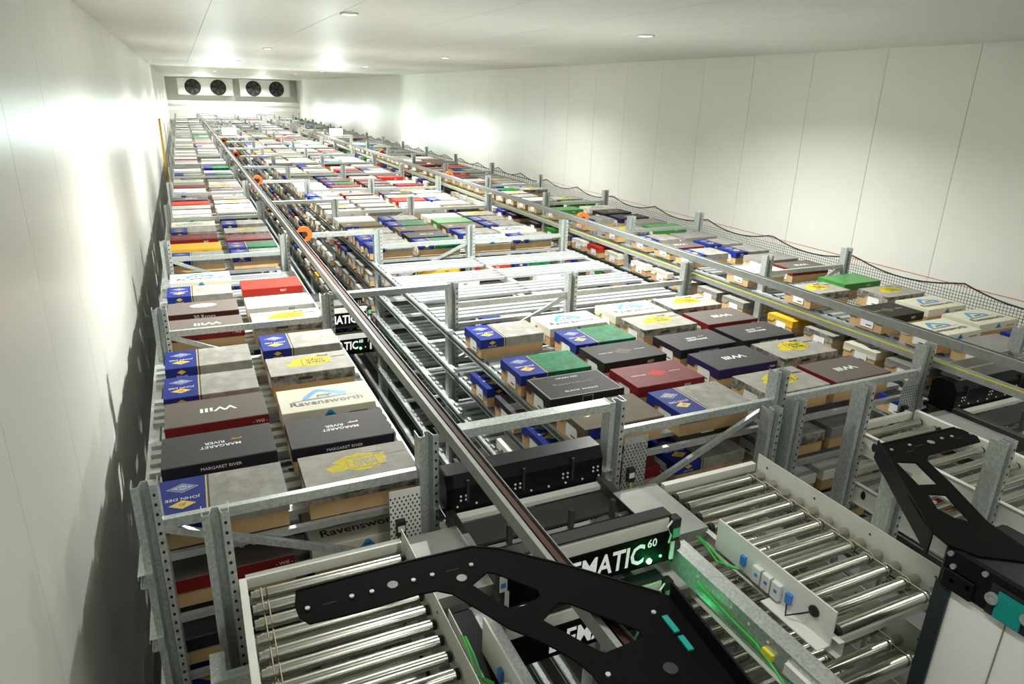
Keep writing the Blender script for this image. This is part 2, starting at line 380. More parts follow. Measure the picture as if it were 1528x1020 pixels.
for nm, x, ys in (('first',1.19,(8.55,14.2,19.9,25.5)),('second',5.09,(8.6,14.3,20.0))):
    for k, y in enumerate(ys):
        e = empty('cable_clamp', (x,y,PT+0.02), 'orange plastic clamp on the %s aisle conductor rail, %s from the camera' % (nm, ords[k]), 'clamp', 'orange clamps on the conductor rails')
        MB().cyl((0,-0.03,0.0),(0,0.03,0.0),0.09,ORANGE,14).obj('clamp_body', e); MB().cyl((0,-0.034,0.0),(0,-0.028,0.0),0.035,HOLE,10).obj('bolt_hole', e)
        MB().box(-0.09,-0.03,-0.06,0.0,0.03,0.03,ORANGE).obj('clamp_foot', e)
def guard_plate(rk, x0, x1, y, z0, z1, m_):
    o = MB().box(x0,y-0.003,z0,x1,y,z1,m_).obj('guard_plate', rk); g = MB()
    nx = 7; nz = int((z1-z0-0.03)/0.022)
    for i in range(nz):
        for j in range(nx):
            cx = x0+(x1-x0)*(j+0.5+(0.25 if i%2 else -0.25))/nx; cz = z0+0.02+i*0.022
            g.face([(cx-0.004,y-0.0036,cz-0.006),(cx+0.004,y-0.0036,cz-0.006),(cx+0.004,y-0.0036,cz+0.006),(cx-0.004,y-0.0036,cz+0.006)],HOLE)
    g.obj('slots', o)['kind'] = 'stuff'
    sn = MB().box(x0+0.03,y-0.035,z0+0.07,x0+0.075,y-0.004,z0+0.16,BLACKR).box(x0+0.032,y-0.037,z0+0.10,x0+0.07,y-0.0355,z0+0.135,PAPER).obj('sensor', o)
    MB().tube([(x0+0.055,y-0.02,z0+0.07),(x0+0.06,y-0.03,z0+0.0),(x0+0.055,y-0.02,z0-0.08)],0.006,YELLOW).obj('cable', o)
guard_plate(RKA, 0.745, 0.91, 3.03, ZC-2.26, ZC-1.93, WHITEB)
guard_plate(RKB, 2.18, 2.35, 3.03, ZC-2.26, ZC-1.90, GALV)
guard_plate(RKB, 4.62, 4.79, 3.03, ZC-2.26, ZC-1.90, GALV)

# ------------------------------------------------------------------ net along the right rack
nt_ = MB(); xn = 7.46
def ntop(y):
    t_ = ((y-3.1)/1.4) % 1.0
    return ZC-1.76-0.11*4*t_*(1-t_)
y = 2.2
rim = []
while y < 54: rim.append((xn,y,ntop(y))); y += 0.12 if y < 18 else 0.28
nt_.tube(rim, 0.009, NETM, 5)
y = 2.2
while y < 54:
    near = y < 15; r_ = 0.0022 if near else 0.007
    nt_.prism([(-r_,-r_),(r_,-r_),(0,r_)], (xn,y,ZC-2.75), (xn,y,ntop(y)), NETM, caps=False); y += 0.034 if near else 0.12
for k in range(26):
    z = ZC-1.87-k*0.034
    nt_.prism([(-0.0022,-0.0022),(0.0022,-0.0022),(0,0.0022)], (xn,2.2,z), (xn,15,z), NETM, caps=False)
    if k % 3 == 0: nt_.prism([(-0.007,-0.007),(0.007,-0.007),(0,0.007)], (xn,15,z), (xn,54,z), NETM, caps=False)
tag(nt_.obj('safety_net'), 'black mesh net hung in swags along the right wall', 'net', kind='stuff')

# ------------------------------------------------------------------ cartons
CW, CD, CH = 0.585, 0.375, 0.165
LH = 0.078
KINDS = {  # lid top, lid skirt, look for the label
 'jd':(MARB,MARB,'blue and grey marbled carton'), 'gjd':(GREENB,GREENB,'blue and green carton'), 'raven':(CREAM,CREAM,'cream carton with blue hill logo'),
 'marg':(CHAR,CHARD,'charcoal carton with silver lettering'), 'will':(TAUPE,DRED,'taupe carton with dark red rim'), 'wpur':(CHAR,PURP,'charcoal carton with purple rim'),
 'onyx':(GREYL,SPECK,'grey carton with yellow splash'), 'braven':(BLACKB,BLACKB,'black carton with white outline'), 'maroon':(MAROON,DRED,'maroon carton with fine lettering'),
 'roses':(TAUPE,ROSEB,'brown carton with oval emblem'), 'white':(WHITEB,WHITEB,'plain white lidded carton'), 'grey':(GREYB,GREYB,'plain grey lidded carton'),
 'brown':(BROWN,BROWN,'olive brown lidded carton'), 'black':(BLACKB,BLACKB,'black lidded carton'), 'red':(REDB,REDB,'red lidded carton'), 'gold':(GOLDB,GOLDB,'golden yellow lidded carton'), 'green':(GREENL,GREENL,'bright green lidded carton')}
def carton_body(m, ox, oy, oz): m.box(ox-CW/2+0.006,oy-CD/2+0.006,oz,ox+CW/2-0.006,oy+CD/2-0.006,oz+CH-0.004,KRAFT)
def lid_faces(m, x0, x1, ox, oy, oz, top, skirt, ends=(True,True), notch=True):
    y0, y1 = oy-CD/2, oy+CD/2; zt, zb = oz+CH, oz+CH-LH; c = 0.004
    m.face([(x0,y0+c,zt),(x1,y0+c,zt),(x1,y1-c,zt),(x0,y1-c,zt)], top)
    m.face([(x0,y0,zt-c),(x1,y0,zt-c),(x1,y0+c,zt),(x0,y0+c,zt)], top); m.face([(x1,y1,zt-c),(x0,y1,zt-c),(x0,y1-c,zt),(x1,y1-c,zt)], top)
    m.face([(x0,y0,zb),(x1,y0,zb),(x1,y0,zt-c),(x0,y0,zt-c)], skirt); m.face([(x1,y1,zb),(x0,y1,zb),(x0,y1,zt-c),(x1,y1,zt-c)], skirt)
    for x, on, s in ((x0,ends[0],-1),(x1,ends[1],1)):
        if not on: continue
        d = 0.28*CD; nz = zb+0.032 if notch else zb
        pts = [(x,y1,zt-c),(x,y1-c,zt),(x,y0+c,zt),(x,y0,zt-c),(x,y0,zb)] + ([(x,y0+d*0.8,zb),(x,y0+d,nz),(x,y1-d,nz),(x,y1-d*0.8,zb)] if notch else []) + [(x,y1,zb)]
        m.face(pts if s < 0 else pts[::-1], skirt)
def lid_geo(m, kind, ox=0, oy=0, oz=0, notch=True):
    top, sk, _ = KINDS[kind]; xa, xb = ox-CW/2, ox+CW/2
    if kind in ('jd','gjd'):
        xs = xa+0.36*CW
        lid_faces(m, xa, xs, ox, oy, oz, BLUE, BLUE, (True,False), notch); lid_faces(m, xs, xb, ox, oy, oz, top, sk, (False,True), notch)
    else: lid_faces(m, xa, xb, ox, oy, oz, top, sk, (True,True), notch)
class Print:
    def __init__(s): s.m = MB(); s.fm = MB()
    def top(s, pts, mt, lay=1): s.m.face([(u,v,CH+0.0006*lay) for u,v in pts], mt)
    def front(s, pts, mt, lay=1): s.fm.face([(u,-CD/2-0.0006*lay,CH-LH/2+v) for u,v in pts], mt)
    def text(s, txt, size, u, v, mt, rot=False, where='top', bold=0.0, lay=3, sx=1.0):
        tv, tf = text2d(txt, size, bold, 0, sx); k = -1 if rot else 1
        for f in tf:
            pts = [(u+k*tv[i][0], v+k*tv[i][1]) for i in f]
            (s.top if where == 'top' else s.front)(pts, mt, lay)
def diamond(u, v, a, b): return [(u-a,v),(u,v-b),(u+a,v),(u,v+b)]
def blob(u, v, a, b, n, seed, j=0.35):
    r_ = random.Random(seed); return [(u+a*math.cos(2*math.pi*k/n)*(1-j*r_.random()), v+b*math.sin(2*math.pi*k/n)*(1-j*r_.random())) for k in range(n)]
def rect(u, v, a, b): return [(u-a,v-b),(u+a,v-b),(u+a,v+b),(u-a,v+b)]
def bull(P, u, v, s, mt, lay=4, where='top', flip=1):
    pts = [(-1,.1),(-.9,-.6),(-.75,-.6),(-.7,-.1),(.4,-.1),(.45,-.6),(.6,-.6),(.65,.0),(.8,.1),(1.05,.0),(1.1,.25),(.85,.5),(.6,.45),(-.95,.4)]
    q = [(u+s*flip*a, v+s*0.75*flip*b) for a,b in pts]
    (P.top if where == 'top' else P.front)(q, mt, lay)
def print_mesh(kind):
    P = Print(); L = -CW/2
    if kind in ('jd','gjd'):
        xs = L+0.36*CW
        for w_ in (P.top, P.front):
            hh = CD/2-0.004 if w_ == P.top else LH/2
            w_([(xs+0.001,-hh),(xs+0.006,-hh),(xs+0.006,hh),(xs+0.001,hh)], GOLDI); w_([(xs+0.009,-hh),(xs+0.017,-hh),(xs+0.017,hh),(xs+0.009,hh)], INKB)
        c = L+0.18*CW
        P.top(diamond(c,0.085,0.075,0.045), SILV, 1); P.top(diamond(c,0.085,0.066,0.037), BLUE, 2); P.top(diamond(c,0.085,0.055,0.028), SILV, 3); P.text('DEE',0.03,c,0.085,BLUE,True,lay=4)
        P.text('JOHN DEE',0.034,c,-0.02,WHITEL,True)
        P.top(diamond(c,-0.075,0.062,0.04), GOLDI, 2); P.text('JD',0.03,c,-0.075,BLUE,True,lay=4)
        P.front(diamond(c,0.006,0.03,0.018), GOLDI); P.text('JOHN DEE',0.016,c,-0.024,WHITEL,False,'front')
        r_ = random.Random(3)
        if kind == 'jd':
            for k in range(3): P.top(blob(0.1+0.03*k,0.03*k-0.02,0.10-0.025*k,0.06-0.012*k,14,k,0.3), GREYL if k%2 == 0 else MARB, 1+k)
    elif kind == 'raven':
        P.top([(-0.15,-0.02),(-0.135,0.03),(-0.06,0.125),(-0.03,0.135),(0.135,0.05),(0.145,0.02),(0.13,-0.005)], SKYB, 1)
        P.top([(-0.115,-0.008),(-0.05,0.075),(-0.02,0.085),(0.045,0.045),(0.09,0.005)], CREAM, 2); bull(P,-0.005,0.022,0.048,INKB,3)
        P.top([(-0.21,-0.034),(0.21,-0.012),(0.21,-0.009),(-0.21,-0.029)], INKB, 3)
        P.text('Ravensworth',0.088,0,-0.075,INKB,bold=0.0012,sx=1.0)
        P.front([(-0.045,-0.02),(0.045,-0.02),(0.01,0.025),(-0.01,0.025)], SKYB); bull(P,0,-0.004,0.016,INKB,2,'front'); P.front(rect(0.18,-0.01,0.06,0.0035), INKB)
    elif kind == 'marg':
        P.text('MARGARET',0.042,0.01,-0.015,WHITEL,True,bold=0.0006); P.text('RIVER',0.042,-0.02,0.03,WHITEL,True,bold=0.0006)
        bull(P,0.095,0.045,0.03,COPI,3,'top',-1); P.text('MARGARET RIVER',0.026,0.0,0.0,WHITEL,False,'front')
    elif kind in ('will','wpur'):
        P.text('Will',0.085,0.01,0.0,WHITEL,True,bold=0.002,sx=1.5); P.text('- Will -',0.03,0.24,0.0,WHITEL,False,'front')
        if kind == 'will': P.top(rect(0,CD/2-0.006,CW/2-0.002,0.003), DRED)
    elif kind == 'onyx':
        P.top(blob(0.03,0.03,0.17,0.105,30,5,0.3), YELB, 1); P.top(blob(0.03,0.02,0.11,0.12,24,6,0.4), YELB, 1.2); P.top(blob(-0.11,-0.01,0.08,0.05,18,7,0.5), YELB, 1.1)
        P.text('black',0.066,0.045,-0.0,INKB,True,bold=0.0014); P.text('onyx',0.066,0.045,0.045,INKB,True,bold=0.0014)
        for q in (rect(0.045,0.083,0.096,0.002),rect(0.045,-0.035,0.096,0.002),rect(-0.051,0.024,0.002,0.06),rect(0.141,0.024,0.002,0.06)): P.top(q, INKB, 3)
        bull(P,0.11,0.125,0.045,INKB,3,'top',-1); P.top(rect(0.225,0.07,0.05,0.006), INKB, 3); P.front(rect(-0.06,0.0,0.05,0.01), INKB)
        for k in range(16): P.front(blob(-0.27+0.036*k,-0.006+0.012*math.sin(k*2.1),0.03,0.028,9,k+20,0.6), SPECK, 0.8+0.01*k)
    elif kind == 'braven':
        a, b = CW/2-0.012, CD/2-0.012
        for q in (rect(0,b,a,0.0012),rect(0,-b,a,0.0012),rect(a,0,0.0012,b),rect(-a,0,0.0012,b)): P.top(q, WHITEL)
        P.text('GRAIN FED',0.03,0,0.12,WHITEL,sx=1.2); P.text('Ravensworth',0.06,0,0.02,GREYB); P.text('BLACK ANGUS',0.03,0,-0.10,WHITEL,sx=1.3)
        for q in (rect(0.0,0.03,0.04,0.001),rect(0,-0.03,0.04,0.001),rect(0.04,0,0.001,0.03),rect(-0.04,0,0.001,0.03)): P.front(q, WHITEL)
    elif kind in ('maroon','black'):
        for u in (-0.16,0.16): P.text('PREMIUM BEEF' if u < 0 else 'AUSTRALIA',0.02,u,0,WHITEL,lay=2)
        P.top(diamond(0,0,0.09,0.06), BROWN if kind == 'black' else REDB, 1); P.text('BEEF',0.03,0.14,0,WHITEL,False,'front')
    elif kind == 'roses':
        P.top([(0.115*math.cos(a*math.pi/12),0.045+0.062*math.sin(a*math.pi/12)) for a in range(24)], GOLDI, 1); P.top([(0.108*math.cos(a*math.pi/12),0.045+0.055*math.sin(a*math.pi/12)) for a in range(24)], WHITEL, 2)
        P.text('Roses',0.06,0,0.045,INKB,lay=4); P.top(diamond(0,0.045,0.03,0.02), COPI, 3); P.text('30 Roses',0.05,0,0,WHITEL,False,'front')
    elif kind == 'brown':
        P.front(rect(-0.17,0,0.1,LH/2), BLUE); P.front(diamond(-0.16,0,0.03,0.018), GOLDI, 2); P.top(diamond(-0.18,0.0,0.05,0.03), GOLDI)
    elif kind in ('red','white','grey','green','gold'):
        P.text('BEEF',0.03,0.1,0,INKB if kind in ('white','gold','grey') else WHITEL,False,'front')
    return (P.m.mesh('lid_print') if P.m.f else None, P.fm.mesh('front_print') if P.fm.f else None)
bm_ = MB(); carton_body(bm_,0,0,0); BODYM = bm_.mesh('box_body')
lm_ = MB(); lm_.box(-CW/2+0.001,-0.09,0.025,-CW/2+0.0065,0.05,0.118,PAPER); lm_.box(-CW/2+0.0005,-0.07,0.045,-CW/2+0.001,-0.01,0.055,INKB)
LABM = lm_.mesh('shipping_label')
LIDM, PRM = {}, {}
for k_ in KINDS:
    a_ = MB(); lid_geo(a_, k_); LIDM[k_] = a_.mesh('lid'); PRM[k_] = print_mesh(k_)
def prints(kd, l):
    for nm, me in zip(('lid_print','front_print'), PRM[kd]):
        if me: link(nm, me, l)
COLX = {'A1':-0.025,'A2':0.648,'B1':2.31,'B2':2.99,'B3':3.755,'B4':4.41,'C1':6.16,'C2':6.86}
COLN = {'A1':'left rack wall side','A2':'left rack aisle side','B1':'middle rack column one','B2':'middle rack column two','B3':'middle rack column three','B4':'middle rack column four','C1':'right rack aisle side','C2':'right rack net side'}
NUM = ['one','two','three','four','five','six','seven','eight','nine','ten','eleven','twelve','thirteen','fourteen','fifteen','sixteen','seventeen','eighteen','nineteen']
SHELF = ['top shelf','second shelf','third shelf','fourth shelf','fifth shelf','sixth shelf']
TABLE = {('A1',0):[('jd',3.125),('marg',3.63),('will',4.13),('jd',4.58),('jd',5.13)], ('A2',0):[('onyx',3.12),('marg',3.60),('raven',4.08),('onyx',4.73),('jd',5.28)],
 ('A1',1):[('will',5.95),('roses',6.49),('jd',7.10),('raven',7.65)], ('A2',1):[('onyx',5.94),('white',6.48),('red',7.17)],
 ('A1',2):[('jd',8.77),('gold',9.33),('maroon',9.95),('jd',10.5),('raven',10.98)], ('A2',2):[('jd',8.76),('gjd',9.25),('maroon',9.75),('onyx',10.3),('jd',10.95)],
 ('B1',0):[('brown',3.20),('braven',3.67),('gjd',4.11),('jd',4.93)], ('B2',0):[('jd',3.17),('maroon',3.63),('black',4.12),('gjd',4.55),('raven',5.0)],
 ('B3',0):[('onyx',3.19),('wpur',3.69),('marg',4.15),('onyx',4.68),('raven',5.11)], ('B4',0):[('will',3.19),('onyx',3.69),('marg',4.15),('will',4.61),('onyx',5.11)],
 ('C1',0):[('grey',3.13),('raven',3.62),('black',4.19),('onyx',5.06)], ('C2',0):[('jd',3.15),('raven',3.71),('raven',4.22),('onyx',4.7),('green',5.25)],
 ('B1',2):[('jd',8.78),('jd',9.25),('onyx',9.75),('brown',10.3),('white',10.8)], ('B2',2):[('gjd',8.78),('marg',9.25),('brown',9.75),('gjd',10.2),('jd',10.7)],
 ('B3',2):[('raven',8.78),('jd',9.3),('brown',9.8),('green',10.25),('white',10.75)], ('B4',2):[('jd',8.78),('raven',9.3),('jd',9.85),('jd',10.3),('onyx',10.8)]}
POOL = ['jd']*7+['raven']*6+['onyx']*5+['marg']*2+['white']*7+['grey']*8+['will']*3+['brown']*3+['black']*2+['green','gjd','maroon','red','gold','wpur']
allc = []
for k in range(NB):
    for c in COLX:
        if c[0] == 'B' and k == 1: continue
        tb = TABLE.get((c,k))
        if tb is None:
            tb = [(random.choice(POOL), Y0+DY*k+0.075+0.515*r+random.uniform(0,0.05)) for r in range(5) if random.random() > 0.04]
        for r, (kd, yf) in enumerate(tb): allc.append([kd, c, 0, k, r, COLX[c]+random.uniform(-0.012,0.012), yf+CD/2])
    for c in ('B1','C1'):                   # cartons on the lower shelves that face an aisle
        for n in range(1,5):
            if c == 'B1' and k == 1: continue
            for r in range(5):
                if random.random() < (0.30 if (c == 'B1' and k == 0) else 0.06): continue
                allc.append([random.choice(POOL), c, n, k, r, COLX[c]+random.uniform(-0.01,0.01), Y0+DY*k+0.075+0.515*r+CD/2+random.uniform(0,0.05)])
LOW = {'A1':['will','marg','jd'],'A2':['raven','jd','onyx'],'B2':['jd','grey','white'],'B3':['onyx','white','grey'],'B4':['grey','white','onyx'],'C2':['jd','white','grey']}
for c, ks in LOW.items():
    for n, kd in enumerate(ks): allc.append([kd, c, n+1, 0, 0, COLX[c], Y0+0.075+CD/2])
    allc.append([random.choice(POOL), c, 1, 0, 1, COLX[c], Y0+0.6+CD/2])
for c, n, r in (('B2',1,1),('B2',2,3),('B3',1,2),('B4',1,4),('B3',2,0),('B2',1,4),('B4',2,2)): allc.append([random.choice(['jd','white','grey','gold']), c, n, 1, r, COLX[c], Y0+DY+0.1+0.515*r+CD/2])
for c, kd in (('B2','gold'),('B3','red'),('B4','gjd')): allc.append([kd, c, 1, 2, 0, COLX[c], Y0+DY*2+0.075+CD/2])
for c, kd in (('A1','onyx'),('A2','jd'),): allc.append([kd, c, 1, 2, 0, COLX[c], Y0+DY*2+0.075+CD/2]); allc.append([kd, c, 1, 1, 0, COLX[c], Y0+DY+0.075+CD/2])
def key(a):
    z = -2.06-a[2]*PITCHZ; d = Vector((a[5],a[6],z)).length
    return d*(1+0.16*a[2])
allc.sort(key=key)
HYP = random.Random(5)
seen = set()
for kd, c, n, k, r, x, y in allc[:298]:
    lab = '%s, %s, %s, bay %s row %s' % (KINDS[kd][2], SHELF[n], COLN[c], NUM[k], NUM[r])
    e = empty('carton', (x,y,LV0-n*PITCHZ), lab, 'carton', 'lidded cartons stored on the racks')
    e.rotation_euler.z = HYP.gauss(0, 0.006)
    link('box_body', BODYM, e); l = link('lid', LIDM[kd], e)
    if y < 20: prints(kd, l)
    link('shipping_label', LABM, e)
st = MB()
for kd, c, n, k, r, x, y in allc[298:]:
    z = LV0-n*PITCHZ; carton_body(st, x, y, z); lid_geo(st, kd, x, y, z, False)
    st.face([(x-CW/2+0.004,y-0.1,z+0.02),(x-CW/2+0.004,y-0.1,z+0.08),(x-CW/2+0.004,y+0.08,z+0.08),(x-CW/2+0.004,y+0.08,z+0.02)][::-1], PAPER)
tag(st.obj('far_cartons'), 'hundreds of lidded cartons filling the far part of the racks', 'cartons', kind='stuff')

# ------------------------------------------------------------------ roller conveyors
def conveyor(label, x0, x1, y0, y1, z, n, bands, lh=0.03, rh=0.10, ovals=False, tails=True):
    """rollers along x; z = roller top"""
    e = empty('roller_conveyor', (0,0,0), label, 'conveyor', 'roller conveyors at the head of the aisles')
    rr = 0.026; zr = z-rr
    rm = MB(); rm.cyl((x0+0.03,0,0),(x1-0.03,0,0),rr,STEEL,18); bl = bool(bands) and bands[0] < (x0+x1)/2; rm.cyl((x0+0.012,0,0),(x0+0.03,0,0),rr*0.85,STEEL if bl else BLACKR,12); rm.cyl((x1-0.03,0,0),(x1-0.012,0,0),rr*0.85,STEEL if bands and not bl else BLACKR,12)
    for q in bands:
        for s in (0,0.022): rm.cyl((q+s-0.003,0,0),(q+s+0.003,0,0),rr*1.06,DARKM,18)
    rm = rm.mesh('roller'); p = (y1-y0)/(n-1)
    for k in range(n): link('roller', rm, e, (0,y0+k*p,zr))
    for i, q in enumerate(bands):
        for k in range(n-1):
            xx = q+(0.022 if k%2 else 0); ya, yb = y0+k*p, y0+(k+1)*p; d = MB()
            loop = [(xx,ya+ (rr+0.003)*math.cos(a),zr+(rr+0.003)*math.sin(a)) for a in [R(t_) for t_ in range(90,271,30)]] if yb > ya else [(xx,ya+(rr+0.003)*math.cos(a),zr+(rr+0.003)*math.sin(a)) for a in [R(t_) for t_ in range(90,-91,-30)]]
            loop2 = [(xx,yb+(rr+0.003)*math.cos(a),zr+(rr+0.003)*math.sin(a)) for a in [R(t_) for t_ in (range(-90,91,30) if yb > ya else range(270,89,-30))]]
            d.tube(loop+loop2+[loop[0]],0.0022,BELT,5).obj('drive_band', e)
    yl, yh = min(y0,y1)-0.06, max(y0,y1)+0.06
    for x, h, s in ((x0,lh,-1),(x1,rh,1)):
        o = MB().prism([(a*s,b) for a,b in shell([(0.03,-0.10),(0,-0.10),(0,h),(0.028,h)] if h < 0.05 else [(0.03,-0.10),(0,-0.10),(0,h)],0.004)], (x,yl,z), (x,yh,z), PAINTW).obj('side_frame', e)
        if ovals:
            for k in range(2):
                b_ = MB()
                yy = yl+0.2+k*(yh-yl-0.4)
                for sx in (-1,1): b_.face([(x+sx*0.0065,yy+0.018*math.cos(a*math.pi/6),z-0.03+0.032*math.sin(a*math.pi/6)) for a in range(12)][::sx], BLACKR)
                b_.obj('oval_grommet', o)
        else:
            b_ = MB()
            for k in range(4):
                yy = yl+0.08+k*(yh-yl-0.16)/3
                for sx in (-1,1): b_.face([(x+sx*0.0055,yy+0.007*math.cos(a*math.pi/4),z+h*0.4+0.007*math.sin(a*math.pi/4)) for a in range(8)][::sx], DARKM)
            b_.obj('bolt_holes', o)['kind'] = 'stuff'
    MB().bar((x0,yh+0.03,z-0.01),(x1,yh+0.03,z-0.01),0.035,0.05,PAINTW).obj('end_beam', e)
    MB().bar((x0,(yl+yh)/2,z-0.12),(x1,(yl+yh)/2,z-0.12),0.12,0.03,PAINTW).obj('cross_member', e)
    MB().bar((x0,yl+0.12,z-0.12),(x1,yl+0.12,z-0.12),0.10,0.03,PAINTW).obj('cross_member', e)
    return e
Z0 = LV0
conveyor('roller conveyor beside the left rack, upper of the two there', 0.02, 0.73, 2.68, 1.27, Z0, 16, (0.075,))
conveyor('lower roller conveyor under the left one, beside the left rack', 0.02, 0.73, 2.68, 1.27, Z0-PITCHZ, 16, (0.075,))
for n, nm in enumerate(('top','middle','bottom')):
    conveyor('%s roller conveyor of the three stacked in the right foreground' % nm, 2.24, 2.91, 2.62, 1.52, Z0-n*PITCHZ, 12, (2.80,), -0.03, 0.09)
for n, nm in enumerate(('upper','lower')):
    conveyor('%s roller conveyor with oval grommets at the far right, by the second aisle' % nm, 3.86, 4.50, 2.76, 1.45, Z0-n*PITCHZ, 13, (), 0.035, 0.035, True)
    conveyor('%s roller conveyor beyond the second aisle at the right edge' % nm, 5.95, 6.6, 2.76, 1.45, Z0-n*PITCHZ, 13, (), 0.035, 0.035, True)

# white control plates with electronics on the inner side of the right conveyors
def control_plate(x, ya, yb, z, label):
    e = empty('control_plate', (x,yb,z), label, 'control panel', 'control plates beside the conveyors'); L = ya-yb
    MB().box(-0.004,0,-0.07,0.004,L,0.10,WHITEB).obj('plate', e); MB().box(-0.075,0,-0.075,0.0,L*0.45,-0.069,WHITEB).obj('bottom_flange', e)
    for k, yy in enumerate((0.30,0.36,0.42)): 
        b = MB().box(-0.03,L*0.38+k*0.06,-0.05,-0.004,L*0.38+k*0.06+0.05,0.03,PAPER,0.003).obj('control_module', e); MB().box(-0.031,L*0.38+k*0.06+0.012,-0.015,-0.030,L*0.38+k*0.06+0.03,0.0,PCB).obj('socket', b)
    MB().box(-0.022,L*0.30,-0.03,-0.004,L*0.34,0.02,PCB).obj('plug', e); MB().box(-0.02,L*0.70,-0.03,-0.004,L*0.74,0.02,PCB).obj('plug', e)
    MB().cyl((-0.012,L*0.14,0.03),(-0.003,L*0.14,0.03),0.026,BLACKR,14).obj('grommet', e)
    MB().tube([(-0.02,L*0.32,-0.03),(-0.05,L*0.28,-0.06),(-0.03,L*0.2,-0.01),(-0.012,L*0.14,0.03)],0.004,BLACKR).obj('cable', e)
    MB().tube([(-0.03,L*0.72,-0.05),(-0.06,L*0.8,-0.06),(-0.05,L*0.95,-0.05),(-0.05,L*1.1,-0.04)],0.006,GREENC).obj('cable', e)
    MB().tube([(-0.03,L*0.74,-0.05),(-0.08,L*0.85,-0.06),(-0.06,L*1.0,-0.05),(-0.06,L*1.12,-0.04)],0.005,GREENC).obj('cable', e)
control_plate(2.215, 2.22, 1.50, Z0, 'white control plate with modules beside the top right conveyor')
control_plate(0.848, 2.0, 1.3, Z0+0.04, 'white control plate at the right side of the left conveyor')

# transfer plates and head beams between conveyors and lift
def plate(label, x0, y0, x1, y1, z, mt=SHEET):
    o = MB().box(x0,y0,z-0.006,x1,y1,z,mt).box(x0,y0,z-0.06,x1,y0+0.006,z-0.006,mt).obj('transfer_plate'); tag(o, label, 'plate', 'sheet steel transfer plates')
for n, nm in enumerate(('top','second')):
    plate('%s steel transfer plate between left conveyor and shuttle' % nm, 0.745, 2.32, 1.03, 2.80, Z0-n*PITCHZ)
    plate('%s steel transfer plate between shuttle and right conveyor' % nm, 1.94, 2.30, 2.225, 2.76, Z0-n*PITCHZ)
    plate('%s steel transfer plate left of the second aisle conveyor' % nm, 4.52, 2.30, 4.80, 2.80, Z0-n*PITCHZ)
def head_beam(x, y0, y1, z, label, cable):
    e = empty('head_beam', (x,y0,z), label, 'beam', 'steel head beams beside the shuttle lift'); L = y1-y0
    MB().prism(shell([(0.05,-0.12),(-0.03,-0.12),(-0.03,0),(0.05,0),(0.05,-0.02)],0.005), (0,0,0),(0,L,0),GALV).obj('beam', e)
    if cable:
        for s in (0,0.012): MB().tube([(-0.035,L*0.8,-0.06-s),(-0.045,L*0.6,-0.07),(-0.04,L*0.45,-0.08-s),(-0.05,L*0.35,-0.1),(-0.05,L*0.22,-0.16),(-0.05,L*0.12,-0.15),(-0.05,L*0.1,-0.10),(-0.05,L*0.2,-0.07),(-0.05,L*0.27,-0.10)],0.006,GREENC).obj('cable', e)
        MB().box(-0.05,L*0.36,-0.09,-0.034,L*0.41,-0.06,YELLOW).obj('connector', e); MB().box(-0.055,L*0.12,-0.08,-0.034,L*0.3,-0.03,PAPER).obj('control_module', e)
        sc_ = MB()
        for k in range(6): sc_.cyl((-0.0365,L*(0.3+0.1*k),-0.03),(-0.034,L*(0.3+0.1*k),-0.03),0.006,PAPER,8)
        sc_.obj('bolts', e)['kind'] = 'stuff'
head_beam(2.0, 1.15, 2.28, Z0-0.02, 'galvanised head beam with green cables right of the shuttle', True)
head_beam(0.93, 1.15, 2.28, Z0-0.06, 'galvanised head beam left of the shuttle', False)

